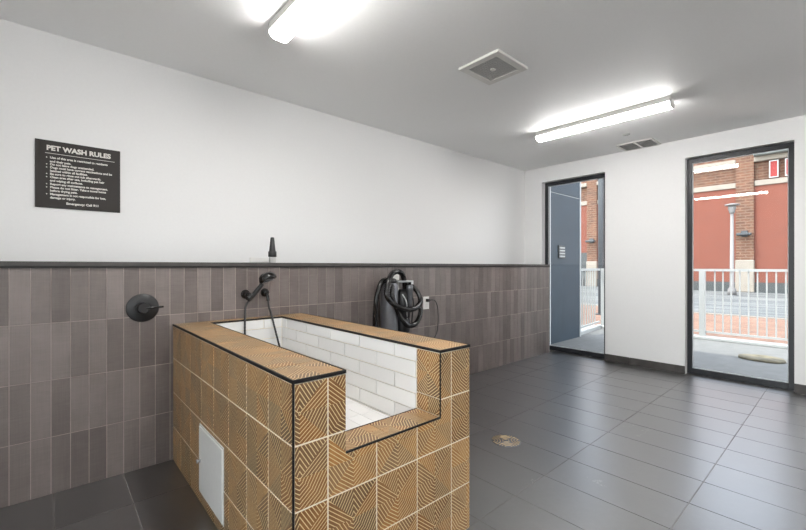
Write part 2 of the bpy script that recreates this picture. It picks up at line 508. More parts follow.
# baseboards on the window wall (dark tile pieces with a joint)
b = MB()
b.box((-0.012, W2[1], 0), (0, -1.004, 0.088), 'ledge_dark', 0.001)
b.box((-0.012, -1.000, 0), (0, W1[0], 0.088), 'ledge_dark', 0.001)
b.build('baseboard_right', kind='structure')
b = MB()
b.box((-0.012, W3[1], 0), (0, W2[0], 0.088), 'ledge_dark', 0.001)
b.build('baseboard_right', kind='structure')

# windows
def window(idx, ys):
    r = thing('window_%d' % idx, None, None, (0.10, (ys[0] + ys[1]) / 2, 0), kind='structure')
    xa, xb = 0.085, 0.15; fw = 0.045
    m_ = MB()
    m_.box((xa, ys[0], 0.0), (xb, ys[0] + fw, ZT), 'frame_black', 0.002)
    m_.box((xa, ys[1] - fw, 0.0), (xb, ys[1], ZT), 'frame_black', 0.002)
    m_.box((xa, ys[0] + fw, ZT - 0.05), (xb, ys[1] - fw, ZT), 'frame_black', 0.002)
    m_.box((xa, ys[0] + fw, 0.0), (xb, ys[1] - fw, 0.06), 'frame_black', 0.002)
    fo = m_.build('window_frame', r)
    g = MB()
    y0, y1, z0, z1 = ys[0] + fw, ys[1] - fw, 0.06, ZT - 0.05
    for a, b_ in (((0.103, y0, z0), (0.112, y0 + .008, z1)), ((0.103, y1 - .008, z0), (0.112, y1, z1)),
                  ((0.103, y0 + .008, z1 - .008), (0.112, y1 - .008, z1)), ((0.103, y0 + .008, z0), (0.112, y1 - .008, z0 + .008))):
        g.box(a, b_, 'frame_bead')
    g.build('glazing_bead', r)
    p = MB(); p.face([(0.118, y0, z0), (0.118, y0, z1), (0.118, y1, z1), (0.118, y1, z0)][::-1], 'window_glass')
    p.build('window_pane', r)
window(1, W1); window(2, W2); window(3, W3)
def added_rear_window(idx, a, b_):  # unseen window, added to bring daylight in from behind
    r = thing('window_%d' % idx, None, None, (X0 - .10, (a + b_) / 2, 0), kind='structure')
    m_ = MB(); xa, xb, fw = X0 - .15, X0 - .085, .045
    m_.box((xa, a, 0), (xb, a + fw, ZT), 'frame_black'); m_.box((xa, b_ - fw, 0), (xb, b_, ZT), 'frame_black')
    m_.box((xa, a + fw, 0), (xb, b_ - fw, .06), 'frame_black'); m_.box((xa, a + fw, ZT - .05), (xb, b_ - fw, ZT), 'frame_black')
    m_.build('window_frame', r)
    p = MB(); x_ = X0 - .118
    p.face([(x_, a + fw, .06), (x_, b_ - fw, .06), (x_, b_ - fw, ZT - .05), (x_, a + fw, ZT - .05)], 'window_glass')
    p.build('window_pane', r)
for i_, (a, b_) in enumerate(WR): added_rear_window(4 + i_, a, b_)
bx('bounce_ground', (-20, -14, -.2), (X0 - .25, 12, -.02), 'bounce_paving', kind='structure')  # unseen pale ground added to reflect daylight into the room

# ---------------------------------------------------------------- outside: patio, pavement, street
XR = 2.85
bx('patio_slab', (0.25, -7.0, -0.15), (XR + .10, 6.0, -0.01), 'concrete', kind='structure')
c = MB()
c.box((XR - .09, -7.0, -0.01), (XR + .10, 0.56, 0.04), 'pale_trim', 0.008)
c.build('curb', kind='structure')
c = MB()
c.obox((2.15, 0.46, 0.015), (0.64, 0.058, 0), (-0.006, 0.075, 0), (0, 0, 0.025), 'pale_trim')
c.build('curb', kind='structure')
bx('brick_pavement', (XR + .10, -14, -0.20), (7.3, 26, -0.03), 'brick_paving', kind='structure')
bx('curb', (7.3, -14, -0.2), (7.5, 26, -0.01), 'cream_stone', kind='structure')
bx('street', (7.5, -14, -0.30), (20.6, 30, -0.06), 'asphalt', kind='structure')
bx('roof', (X0 - .4, Y0 - .4, ZC + .16), (0.30, 6.0, 3.25), 'soffit', kind='structure')
bx('wall_outside', (0.0, YA + .21, -.12), (0.25, 6.0, ZC + .155), 'blue_wall', kind='structure')
# blue partition wall beside the first window
pw = MB()
pw.box((0.25, 0.29, -0.01), (1.50, 0.47, 2.345), 'blue_wall')
pw.box((0.25, 0.296, 2.345), (1.50, 0.47, 2.357), 'pale_trim')
pw.box((0.25, 0.29, 2.357), (1.50, 0.47, 3.05), 'blue_wall')
pw.box((1.50, 0.285, -0.01), (1.545, 0.475, 3.05), 'pale_trim')
pw.build('wall_outside', kind='structure')
# small slatted plate on that wall
r = thing('intercom_panel', 'small grey panel with white bars on the blue outside wall', 'panel', (0.83, 0.29, 1.32))
bx('backplate', (0.735, 0.272, 1.325), (0.945, 0.29, 1.53), 'slate_pole', r, bev=0.002)
for i in range(4):
    bx('bar', (0.765, 0.266, 1.345 + i * 0.045), (0.93, 0.272, 1.368 + i * 0.045), 'pale_trim', r)

# railings
def railing(p0, p1, label, pitch, posts):
    p0, p1 = Vector(p0), Vector(p1); L = (p1 - p0).length; d = (p1 - p0) / L; nrm = Vector((-d.y, d.x, 0))
    r = thing('patio_railing', label, 'railing', tuple(p0))
    Z = Vector((0, 0, 1))
    def bar(name, s0, s1, z0, z1, w_):
        c_ = p0 + d * (s0 + s1) / 2 + Z * (z0 + z1) / 2
        MB().obox(c_, d * (s1 - s0) / 2, nrm * w_ / 2, Z * (z1 - z0) / 2, 'railing_white').build(name, r)
    z0 = p0.z
    bar('top_rail', 0, L, 1.115 - z0, 1.155 - z0, 0.05)
    bar('bottom_rail', 0, L, 0.10 - z0, 0.13 - z0, 0.03)
    for s_ in posts: bar('post', s_ - 0.04, s_ + 0.04, 0.0, 1.115 - z0, 0.08)
    n = int(L / pitch)
    for i in range(1, n):
        s_ = i * pitch
        if any(abs(s_ - q) < 0.06 for q in posts): continue
        bar('picket', s_ - 0.009, s_ + 0.009, 0.13 - z0, 1.115 - z0, 0.018)
railing((XR, 0.47, 0.04), (XR, -3.90, 0.04), 'long white picket railing along the patio edge facing the street', 0.105, (0.04, 1.62, 3.2, 4.33))
railing((1.60, 0.375, 0.04), (XR - .09, 0.48, 0.04), 'short white picket railing running out from the blue wall', 0.13, (0.04,))

# round stone on the patio
o = MB()
rg = random.Random(2); n = 26
prof = [(0.005, 1.0), (0.028, 0.97), (0.036, 0.86), (0.036, 0.45), (0.030, 0.40), (0.030, 0.02)]
wob = [1 + 0.06 * rg.uniform(-1, 1) for _ in range(n)]
rings = [[(1.60 + math.cos(2 * PI * j / n) * 0.19 * q * wob[j], -2.03 + math.sin(2 * PI * j / n) * 0.24 * q * wob[j], -0.01 + h) for j in range(n)] for h, q in prof]
o.grid(rings, 'tan_stone')
tag(o.build('stepping_stone'), 'flat round tan stone lying on the patio outside the right window', 'stone')

# street pole close to the left window
r = thing('street_post', 'dark square post on the pavement outside the left window', 'post', (5.2, 1.42, -0.03))
bx('shaft', (5.14, 1.36, -0.02), (5.26, 1.48, 4.2), 'slate_pole', r, bev=0.01)
bx('base_plate', (5.06, 1.28, -0.03), (5.34, 1.56, -0.01), 'slate_pole', r, bev=0.004)
# street lamp
r = thing('street_lamp', 'slender grey street lamp post in front of the brick pilaster', 'street lamp', (17, 0.66, -0.06))
MB().lathe((17, 0.66, -0.06), (0, 0, 1), [(0, .16), (0.25, .15), (0.35, .085), (3.55, .06)], 'pole_grey', 16).build('pole', r)
MB().lathe((17, 0.66, 3.49), (0, 0, 1), [(0, .06), (0.05, .11), (0.10, .10), (0.2, .14), (0.34, .14)], 'pole_grey', 16).build('lantern', r)
MB().lathe((17, 0.66, 3.83), (0, 0, 1), [(0, .12), (0.02, .27), (0.07, .25), (0.11, .08)], 'pole_grey', 16).build('lamp_hood', r)

# building across the street
r = thing('brick_building', 'brick building with terracotta panels and cream bands across the street', 'building', (20.5, 4, -0.06))
XF = 20.0
bw = MB(); bw.box((XF + .12, -12, -0.06), (XF + 3, 24, 7.6), 'brick_wall'); bw.build('brick_wall', r)
pil = [(-6.9, -6.25), (0.30, 0.97), (7.62, 8.22), (14.8, 15.45)]
for (a, b_) in pil:
    p = MB(); p.box((XF - .08, a, 1.5), (XF + .12, b_, 7.6), 'brick_wall'); po = p.build('pilaster', r)
    bx('pilaster_base', (XF - .14, a - .02, -0.06), (XF + .12, b_ + .02, 1.5), 'cream_stone', po, bev=0.03)
    q = MB()
    q.box((XF - .16, (a + b_) / 2 - .13, 2.62), (XF - .08, (a + b_) / 2 + .13, 2.92), 'slate_pole', 0.02)
    q.box((XF - .40, (a + b_) / 2 - .28, 2.68), (XF - .16, (a + b_) / 2 + .28, 2.80), 'slate_pole', 0.03)
    q.build('wall_lantern', po)
edges = [-12] + [e for p in pil for e in p] + [24]
for i in range(0, len(edges), 2):
    a, b_ = edges[i], edges[i + 1]
    bx('stucco_panel', (XF + .04, a, 0.42), (XF + .12, b_, 5.04), 'stucco', r)
    bx('plinth', (XF - .02, a, -0.06), (XF + .12, b_, 0.42), 'service_grey', r)
    bx('stone_band', (XF - .02, a, 5.04), (XF + .12, b_, 5.30), 'cream_stone', r, bev=0.02)
    bx('cornice', (XF - .12, a, 6.18), (XF + .12, b_, 6.42), 'cream_stone', r, bev=0.03)
bx('service_door', (XF - .02, 8.24, -0.06), (XF + .04, 10.6, 2.05), 'service_grey', r, bev=0.01)
bx('fascia_panel', (XF - .5, -1.9, 6.42), (XF - .12, 0.28, 6.98), 'pale_panel', r, bev=0.02)
def banner(y0, y1):
    z0, z1 = 5.34, 6.14
    bo = bx('banner', (XF - .04, y0, z0), (XF + .12, y1, z1), 'banner_red', r)
    q = MB()
    for a, b_ in (((y0, z0), (y0 + .04, z1)), ((y1 - .04, z0), (y1, z1)), ((y0 + .04, z0), (y1 - .04, z0 + .04)), ((y0 + .04, z1 - .04), (y1 - .04, z1))):
        q.box((XF - .06, a[0], a[1]), (XF - .04, b_[0], b_[1]), 'railing_white')
    q.build('banner_outline', bo)
banner(-0.56, -0.24); banner(-1.12, -0.78); banner(-1.7, -1.36)

# ---------------------------------------------------------------- pet wash tub
TX0, TX1 = -4.709, -3.837     # outer left / right
TY0 = -1.632                  # outer front
TZ = 0.84
IX0, IX1 = -4.513, -4.035     # basin inside
IY0, IY1 = -1.486, -0.085
NZ = 0.556                    # sill of the step-in opening
BZ = 0.465                    # basin floor
tub = thing('pet_wash_tub', 'raised pet washing tub clad in ribbed brown tile with white tiled basin', 'tub', (-4.27, -0.8, 0))
P = 0.2065                    # tile pitch across
h = 0.0018                    # how far a tile stands out of the grout
body = MB(); G = 'grout_tub'
TT = TZ - 0.010
body.box((TX0 + h, TY0 + h, 0), (IX0 - .006, -0.0015, TT), G)
body.box((IX1 + .006, TY0 + h, 0), (TX1 - h, -0.0015, TT), G)
body.box((IX0 - .006, TY0 + h, 0), (IX1 + .006, IY0 - .006, NZ - .010), G)
body.box((IX0 - .006, IY1 + .006, 0), (IX1 + .006, -0.0015, TT), G)
body.box((IX0 - .006, IY0 - .006, 0), (IX1 + .006, IY1 + .006, BZ - .010), 'core')
zs = [0, .21, .42, .63, .84]
# front face, with the opening
su = [TX0, TX0 + .126, TX0 + .126 + P, TX0 + .126 + 2 * P, TX0 + .126 + 3 * P, TX1 + .001]
tiles(body, (0, TY0 + h, 0), (1, 0, 0), (0, 0, 1), (0, -1, 0), su, zs, 'ribbed_tile', 0.0062, h, 11, clip=(TX0 + .004, TX1, 0, TT - .002), hole=(IX0, IX1, NZ - .008, 2.0), lip=0.0003, tilt=0.002, pitch=P)
# left face (tiles left out where the access door sits)
sv = [-1.632 + 0.190 + P * k for k in range(0, 8)]; sv = [-1.632] + sv[:7] + [0.0]
DY0, DY1, DZ0, DZ1 = -0.968, -0.588, 0.052, 0.402
tiles(body, (TX0 + h, 0, 0), (0, 1, 0), (0, 0, 1), (-1, 0, 0), sv, zs, 'ribbed_tile', 0.0062, h, 12, clip=(TY0 + .004, -0.002, 0, TT - .002), hole=(DY0, DY1, DZ0, DZ1), lip=0.0003, tilt=0.002, pitch=P)
tiles(body, (TX1 - h, 0, 0), (0, 1, 0), (0, 0, 1), (1, 0, 0), sv, zs, 'ribbed_tile', 0.0062, h, 13, clip=(TY0, -0.002, 0, TT - .002), lip=0.0003, pitch=P)
# cheeks of the opening
tiles(body, (IX1 + .006, 0, 0), (0, 1, 0), (0, 0, 1), (-1, 0, 0), [TY0, IY0], [.42, .63, .84], 'ribbed_tile', 0.005, .0060, 14, clip=(TY0 + .003, IY0, NZ, TT - .002), uvo=(0.03, 0))
tiles(body, (IX0 - .006, 0, 0), (0, 1, 0), (0, 0, 1), (1, 0, 0), [TY0, IY0], [.42, .63, .84], 'ribbed_tile', 0.005, .0065, 15, clip=(TY0 + .003, IY0, NZ, TT - .002))
body.build('tub_surround', tub)
# coping tiles on the top of the walls and on the sill
cp = MB()
zt = TT
cp.box((TX0 + h, TY0 + h, zt - .004), (IX0 - .001, -0.002, zt + .0085), G)
cp.box((IX1 + .001, TY0 + h, zt - .004), (TX1 - h, -0.002, zt + .0085), G)
cp.box((IX0, IY1 + .001, zt - .004), (IX1, -0.002, zt + .0085), G)
tiles(cp, (0, 0, zt), (1, 0, 0), (0, 1, 0), (0, 0, 1), [TX0, IX0], sv, 'ribbed_tile', 0.003, 0.010, 21, clip=(TX0 + .004, IX0 - .003, TY0 + .004, -.002), uvo=(0.10, 0.05))
tiles(cp, (0, 0, zt), (1, 0, 0), (0, 1, 0), (0, 0, 1), [IX1, TX1], sv, 'ribbed_tile', 0.003, 0.010, 22, clip=(IX1 + .003, TX1 - .004, TY0 + .004, -.002), uvo=(0.04, 0.1))
tiles(cp, (0, 0, zt), (1, 0, 0), (0, 1, 0), (0, 0, 1), [IX0, -4.3, -4.1, IX1], [IY1, 0], 'ribbed_tile', 0.003, 0.010, 23, clip=(IX0, IX1, IY1 + .003, -.002))
cp.build('coping', tub)
sl = MB()
sl.box((IX0, TY0 + h, NZ - .012), (IX1, IY0 - .001, NZ - .002), G)
tiles(sl, (0, 0, NZ - .004), (1, 0, 0), (0, 1, 0), (0, 0, 1), [IX0, IX0 + .2065, IX0 + .413, IX1], [TY0, IY0], 'ribbed_tile', 0.002, 0.004, 24, clip=(IX0 + .002, IX1 - .002, TY0 + .004, IY0 - .003), uvo=(0.05, 0.03))
sl.build('sill', tub)
# white basin
bs = MB(); GW = 'grout_white'
def linebox(a, b_): bs.box(a, b_, GW)
linebox((IX0 - .006, IY0 - .006, BZ - .010), (IX1 + .006, IY1 + .006, BZ - .004))
zrow = [TT + .01 - .0735 * k for k in range(0, 7)][::-1]
off = lambda j: 0.147 if (j % 2) else 0.0
yseam = [-1.772 + .293 * k for k in range(-1, 8)]
xseam = [-4.9 + .293 * k for k in range(-1, 6)]
tiles(bs, (IX1 + .006, 0, 0), (0, 1, 0), (0, 0, 1), (-1, 0, 0), yseam, zrow, 'subway_white', 0.0045, .006, 31, clip=(IY0, IY1, BZ, TT - .001), uoff=off, lip=.0003, tilt=.003)
tiles(bs, (IX0 - .006, 0, 0), (0, 1, 0), (0, 0, 1), (1, 0, 0), yseam, zrow, 'subway_white', 0.0045, .006, 32, clip=(IY0, IY1, BZ, TT - .001), uoff=off, lip=.0003, tilt=.003)
tiles(bs, (0, IY1 + .006, 0), (1, 0, 0), (0, 0, 1), (0, -1, 0), xseam, zrow, 'subway_white', 0.0045, .006, 33, clip=(IX0, IX1, BZ, TT - .001), uoff=off, lip=.0003, tilt=.003)
tiles(bs, (0, IY0 - .006, 0), (1, 0, 0), (0, 0, 1), (0, 1, 0), xseam, zrow, 'subway_white', 0.0045, .006, 34, clip=(IX0, IX1, BZ, NZ - .013), uoff=off)
tiles(bs, (0, 0, BZ - .004), (1, 0, 0), (0, 1, 0), (0, 0, 1), [IX0 + .0765 * k for k in range(0, 8)], [IY0 + .152 * k for k in range(-1, 11)], 'subway_white', 0.0025, .004, 35, clip=(IX0, IX1, IY0, IY1), uoff=None)
bs.build('basin', tub)
dr = MB(); dr.lathe((-4.27, -0.8, BZ - .001), (0, 0, 1), [(0, .045), (.004, .044), (.004, .001)], 'steel', 24); dr.build('basin_drain', tub)
# black edge profiles
e = 0.0045
def trim(a, b_): MB().box(a, b_, 'trim_black').build('edge_trim', tub)
zt0, zt1 = TT - .001, TZ + .001
trim((TX0 - .0015, TY0 - .0015, zt0), (TX0 + .004, -.002, zt1))
trim((TX0 + .004, TY0 - .0015, zt0), (IX0 + .0015, TY0 + .004, zt1))
trim((IX0 - .003, TY0 + .004, zt0), (IX0 + .0015, IY1, zt1))
trim((IX0 + .0015, IY1 - .0015, zt0), (IX1 - .0015, IY1 + .003, zt1))
trim((IX1 - .0015, TY0 + .004, zt0), (IX1 + .003, IY1 + .003, zt1))
trim((IX1 - .0015, TY0 - .0015, zt0), (TX1 - .004, TY0 + .004, zt1))
trim((TX1 - .004, TY0 - .0015, zt0), (TX1 + .0015, -.002, zt1))
trim((TX0 - .0015, TY0 - .0015, 0), (TX0 + .0045, TY0 + .0045, zt0))
trim((IX1 - .0015, TY0 - .0015, NZ + .001), (IX1 + .003, TY0 + .003, zt0))
trim((IX0 + .0015, TY0 - .0015, NZ - .006), (IX1 + .003, TY0 + .004, NZ + .001))
trim((IX0, IY0 - .003, NZ - .006), (IX1, IY0 + .001, NZ + .001))
# access door
ad = MB()
ad.box((TX0 - .001, DY0 + .001, DZ0 + .001), (TX0 + h, DY1 - .001, DZ1 - .001), 'white_enamel', 0.001)
ad.box((TX0 - .006, DY0 + .012, DZ0 + .012), (TX0 - .001, DY1 - .012, DZ1 - .012), 'white_enamel', 0.0015)
ado = ad.build('access_door', tub)
k_ = MB(); k_.lathe((TX0 - .006, DY1 - .040, 0.225), (-1, 0, 0), [(0, .009), (.004, .009), (.004, .006), (.012, .006), (.014, .010), (.019, .009), (.020, .001)], 'steel', 18)
ko = k_.build('door_knob', ado); ko['label'] = 'steel round lock knob'

# ---------------------------------------------------------------- plumbing on the wall
YW = 0.0
r = thing('shower_valve', 'round black shower valve with lever on the dark tiled wall left of the tub', 'shower valve', (-4.868, YW, 0.952))
MB().lathe((-4.868, YW + .002, 0.952), (0, -1, 0), [(0, .083), (.006, .0835), (.010, .080), (.011, .03)], 'matte_black', 40).build('escutcheon', r)
MB().lathe((-4.868, YW - .009, 0.952), (0, -1, 0), [(0, .034), (.02, .034), (.022, .030), (.045, .030), (.048, .026)], 'matte_black', 28).build('hub', r)
lv = MB(); lv.tube([(-4.868, -.048, 0.952), (-4.84, -.052, 0.955), (-4.77, -.056, 0.957)], .0065, 'gloss_black', 10, rfun=lambda i: (.009, .007, .0055)[i])
lv.build('lever', r)

r = thing('hand_shower', 'black hand shower in its wall holder above the tub corner', 'hand shower', (-4.265, YW, 1.0))
ho = MB(); ho.lathe((-4.265, YW + .002, 1.005), (0, -1, 0), [(0, .031), (.008, .031), (.012, .026), (.03, .016), (.05, .016), (.052, .012)], 'gloss_black', 24)
ho.lathe((-4.262, -.070, 0.985), (0.30, -0.18, 0.55), [(-.02, .018), (0, .021), (.028, .023), (.030, .018)], 'gloss_black', 20)
ho.build('wall_holder', r)
hs = MB(); A0 = Vector((-4.270, -.072, 0.962)); A1 = Vector((-4.188, -.115, 1.080))
hs.tube([A0 + (A1 - A0) * t_ for t_ in (0, .08, .3, .6, .85, 1)], .014, 'matte_black', 16, rfun=lambda i: (.010, .014, .0155, .0165, .015, .014)[i])
hs.build('handle', r)
hd = MB(); hd.lathe((-4.158, -.125, 1.116), (0.22, -0.25, -0.85), [(-.040, .014), (-.036, .036), (-.020, .054), (0, .060), (.012, .060), (.016, .054), (.017, .001)], 'gloss_black', 32)
hd.lathe((-4.158, -.125, 1.116), (0.22, -0.25, -0.85), [(.0165, .038), (.021, .037), (.0215, .001)], 'dryer_grey', 28)
hd.build('shower_head', r)
el = MB(); el.lathe((-4.128, YW + .002, 1.012), (0, -1, 0), [(0, .030), (.006, .030), (.012, .027), (.03, .022), (.038, .010)], 'gloss_black', 24)
el.tube(catmull([(-4.128, -.02, 1.01), (-4.128, -.045, 1.0), (-4.126, -.052, 0.975), (-4.124, -.054, 0.955)], 4), .011, 'gloss_black', 12)
el.build('hose_outlet', r)
hp = MB()
pts = catmull([(-4.270, -.072, 0.962), (-4.295, -.088, 0.92), (-4.307, -.112, 0.854), (-4.314, -.130, 0.724), (-4.31, -.15, 0.60), (-4.28, -.18, 0.51), (-4.22, -.21, 0.480), (-4.15, -.23, 0.476), (-4.09, -.22, 0.50), (-4.080, -.18, 0.58), (-4.092, -.145, 0.68), (-4.112, -.118, 0.80), (-4.121, -.100, 0.865), (-4.125, -.070, 0.915), (-4.124, -.054, 0.955)], 14)
hp.tube(pts, .0068, 'black_metal', 10, rfun=lambda i: .0074 if i % 2 else .0060)
hp.build('hose', r)

# ---------------------------------------------------------------- pet dryer on the wall right of the tub
def PX(x, z, y=-.12): return (x, y, z)
r = thing('pet_dryer', 'grey and black wall mounted pet dryer wrapped in its ribbed hose', 'pet dryer', (-2.98, 0.0, 0.62))
bx('mounting_bracket', (-2.935, -.012, 0.60), (-2.855, 0.0, 1.125), 'white_enamel', r, bev=0.002)
bo = MB()
bo.lathe((-3.055, -.105, 0.60), (0, 0, 1), [(0, .070), (.01, .076), (.05, .078), (.40, .078), (.445, .074), (.455, .060), (.456, .001)], 'dryer_grey', 32)
bo.build('canister', r)
MB().lathe((-3.055, -.105, 1.054), (0, 0, 1), [(0, .062), (.006, .066), (.03, .064), (.04, .045), (.041, .001)], 'matte_black', 28).build('canister_lid', r)
mo = MB(); mo.lathe((-2.890, -.095, 0.60), (0, 0, 1), [(0, .060), (.01, .068), (.12, .070), (.125, .064), (.135, .064), (.14, .070), (.30, .068), (.36, .055), (.39, .030), (.391, .001)], 'matte_black', 28)
mo.build('motor_housing', r)
hk = MB(); hk.box((-3.003, -.165, 1.056), (-2.822, -.01, 1.070), 'steel', 0.002); hk.box((-2.845, -.170, 1.036), (-2.822, -.160, 1.070), 'steel', 0.002)
hk.build('hose_hook', r)
def hose(pts, y0, name='hose', rad=.0215):
    sm = catmull(pts, 14)
    m_ = MB(); m_.tube(sm, rad, 'gloss_black', 14, rfun=lambda i: rad + (.0025 if i % 2 == 0 else -.0030))
    return m_.build(name, r)
hose([(-3.111, -0.130, 1.080), (-3.165, -0.145, 1.066), (-3.200, -0.150, 1.020), (-3.230, -0.150, 0.932), (-3.237, -0.145, 0.832), (-3.230, -0.130, 0.729), (-3.217, -0.120, 0.625)], 0)
hose([(-2.864, -0.100, 0.983), (-2.885, -0.110, 1.075), (-2.935, -0.140, 1.130), (-3.014, -0.170, 1.153), (-3.089, -0.185, 1.133), (-3.141, -0.200, 1.066), (-3.171, -0.210, 0.966), (-3.134, -0.225, 0.898), (-3.042, -0.235, 0.846), (-2.926, -0.235, 0.821), (-2.832, -0.225, 0.836), (-2.764, -0.200, 0.883), (-2.767, -0.170, 0.955), (-2.801, -0.140, 1.009), (-2.845, -0.120, 1.047)], 0)
hose([(-3.068, -0.160, 1.037), (-3.085, -0.180, 0.944), (-3.049, -0.190, 0.848), (-2.991, -0.190, 0.748), (-2.909, -0.190, 0.679), (-2.819, -0.185, 0.678), (-2.748, -0.170, 0.734), (-2.721, -0.155, 0.804), (-2.738, -0.140, 0.860)], 0)
nz_ = MB(); nz_.lathe((-2.862, -.16, 1.030), (0.02, -0.02, -1), [(0, .024), (.01, .030), (.05, .030), (.055, .025), (.17, .020), (.20, .014)], 'dryer_grey', 20)
nz_.build('hose_nozzle', r)
cd = MB(); cd.tube(catmull([(-2.93, -.14, 0.95), (-2.905, -.165, 0.88), (-2.90, -.165, 0.78), (-2.88, -.14, 0.68), (-2.90, -.10, 0.62)], 10), .006, 'steel', 8)
cd.tube(catmull([(-2.80, -.12, 0.95), (-2.785, -.13, 0.86), (-2.80, -.13, 0.76), (-2.79, -.11, 0.66)], 10), .006, 'matte_black', 8)
cd.build('cable', r)
# outlet and power cord
r2 = thing('wall_outlet', 'white wall outlet on the tiled wall beside the pet dryer', 'outlet', (-2.495, 0.001, 0.775))
bx('cover_plate', (-2.536, -.007, 0.775), (-2.458, 0.003, 0.898), 'white_plastic', r2, bev=0.002)
q = MB(); q.box((-2.515, -.0095, 0.79), (-2.479, -.007, 0.83), 'white_enamel', .001); q.box((-2.515, -.0095, 0.843), (-2.479, -.007, 0.883), 'white_enamel', .001)
q.build('socket', r2)
pc = MB(); pc.tube(catmull([(-2.496, -.04, 0.862), (-2.47, -.055, 0.868), (-2.42, -.05, 0.858), (-2.375, -.035, 0.815), (-2.348, -.025, 0.74), (-2.345, -.02, 0.60), (-2.38, -.02, 0.50), (-2.50, -.025, 0.44), (-2.70, -.03, 0.47), (-2.85, -.05, 0.57), (-2.88, -.08, 0.605)], 8), .0042, 'matte_black', 8)
pco = pc.build('power_cord', r)
bx('plug', (-2.510, -.045, 0.848), (-2.482, -.0105, 0.878), 'matte_black', pco, bev=0.004)

# dryer nozzle standing on the ledge, and a small plate behind
ZL = 1.2245
r = thing('dryer_nozzle', 'slim black tapered dryer nozzle standing upright on the wall ledge', 'nozzle', (-4.005, 0.15, ZL))
MB().lathe((-4.005, 0.15, ZL), (0, 0, 1), [(0, .024), (.004, .025), (.045, .025), (.046, .02)], 'vent_grey', 24).build('collar', r)
MB().lathe((-4.005, 0.15, ZL + .046), (0, 0, 1), [(0, .028), (.003, .031), (.040, .031), (.043, .026), (.05, .024), (.145, .014), (.15, .011), (.1501, .001)], 'matte_black', 24).build('nozzle_tip', r)
r = thing('blank_wall_plate', 'small white blank plate low on the white wall just above the ledge', 'wall plate', (-3.99, YA, 1.23))
bx('cover_plate', (-4.075, YA - .008, 1.232), (-3.905, YA, 1.270), 'white_plastic', r, bev=0.002)

# ---------------------------------------------------------------- sign
SX0, SX1, SZ0, SZ1 = -5.347, -4.932, 1.553, 1.960
sg = thing('pet_wash_sign', 'dark brown sign listing pet wash rules in white letters on the white wall', 'sign', ((SX0 + SX1) / 2, YA, SZ0))
bx('board', (SX0, YA - .008, SZ0), (SX1, YA, SZ1), 'sign_brown', sg, bev=0.001)
ROT = Matrix.Rotation(PI / 2, 4, 'X')
def text(lines, name):
    """lines: (string, x left or centre, z baseline, size, xscale, align, weight)"""
    mb = MB(); mi = mb.mat('sign_print')
    for (s_, x, z, size, xs, al, wt) in lines:
        cu = bpy.data.curves.new('tmp', 'FONT'); cu.body = s_; cu.size = size; cu.align_x = al; cu.offset = wt
        cu.resolution_u = 3; cu.extrude = 0.0004
        ob = bpy.data.objects.new('tmp', cu); COL.objects.link(ob)
        bpy.context.view_layer.update()
        dg = bpy.context.evaluated_depsgraph_get()
        me = bpy.data.meshes.new_from_object(ob.evaluated_get(dg))
        base = len(mb.v)
        for v_ in me.vertices:
            p = v_.co; mb.v.append((x + p.x * xs, YA - .0086 - p.z, z + p.y))
        for pl in me.polygons:
            mb.f.append(tuple(base + k for k in pl.vertices)); mb.mi.append(mi); mb.uv += [(0, 0)] * len(pl.vertices); mb.r.append(.5); mb.sm.append(False)
        COL.objects.unlink(ob); bpy.data.objects.remove(ob); bpy.data.curves.remove(cu); bpy.data.meshes.remove(me)
    return mb.build(name, sg)
text([('PET WASH RULES', SX0 + .051, SZ1 - .058, .040, 1.0, 'LEFT', .0018)], 'heading')
q = MB(); q.box((SX0 + .045, YA - .0092, SZ1 - .0785), (SX0 + .385, YA - .008, SZ1 - .0760), 'sign_print'); q.build('divider_line', sg)
rules = [(.104, 'Use of this area is restricted to residents', 1), (.127, 'and their pets.', 0), (.145, 'Do not leave dogs unattended.', 1),
         (.164, 'Dogs must have current vaccinations and be', 1), (.184, 'leashed within all facilities.', 0), (.203, 'Be sure to rinse out tub afterwards.', 1),
         (.222, 'Clean area after use, including pet hair', 1), (.243, 'and wiping all surfaces.', 0), (.264, 'Report any maintenance to management.', 1),
         (.284, 'Please do not litter. Take a towel home', 1), (.304, 'before drying pets.', 0), (.325, 'Management is not responsible for loss,', 1), (.346, 'damage or injury.', 0)]
text([(s_, SX0 + .067, SZ1 - d_ - .004, .0178, 0.95, 'LEFT', .0007) for d_, s_, b_ in rules], 'rule_text')
for d_, s_, b_ in rules:
    if b_: MB().lathe((SX0 + .052, YA - .008, SZ1 - d_ + .001), (0, -1, 0), [(0, .0032), (.0008, .0032)], 'sign_print', 10).build('bullet_mark', sg)
text([('Emergency: Call 911', (SX0 + SX1) / 2 + .015, SZ1 - .380, .0185, 1.05, 'CENTER', .0009)], 'footer_text')

# ---------------------------------------------------------------- ceiling
def ceiling_lamp(x, y0, y1, label):
    r = thing('ceiling_lamp', label, 'ceiling lamp', (x, (y0 + y1) / 2, ZC))
    bx('housing', (x - .062, y0, ZC - .044), (x + .062, y1, ZC), 'white_enamel', r, bev=0.002)
    for ya, yb in ((y0 - .004, y0 + .004), (y1 - .004, y1 + .004)):
        m_ = MB(); prof = [(-.062, -.040), (-.061, -.060), (-.050, -.078), (-.028, -.087), (.028, -.087), (.050, -.078), (.061, -.060), (.062, -.040)]
        m_.grid([[(x + a, ya, ZC + b_) for a, b_ in prof], [(x + a, yb, ZC + b_) for a, b_ in prof]], 'white_enamel', smooth=False)
        m_.build('end_cap', r)
    m_ = MB(); prof = [(-.060, -.045), (-.059, -.059), (-.048, -.076), (-.027, -.085), (.027, -.085), (.048, -.076), (.059, -.059), (.060, -.045)]
    m_.grid([[(x + a, y0 + .004, ZC + b_) for a, b_ in prof], [(x + a, y1 - .004, ZC + b_) for a, b_ in prof]], 'lamp_diffuser', smooth=False)
    m_.build('diffuser', r)
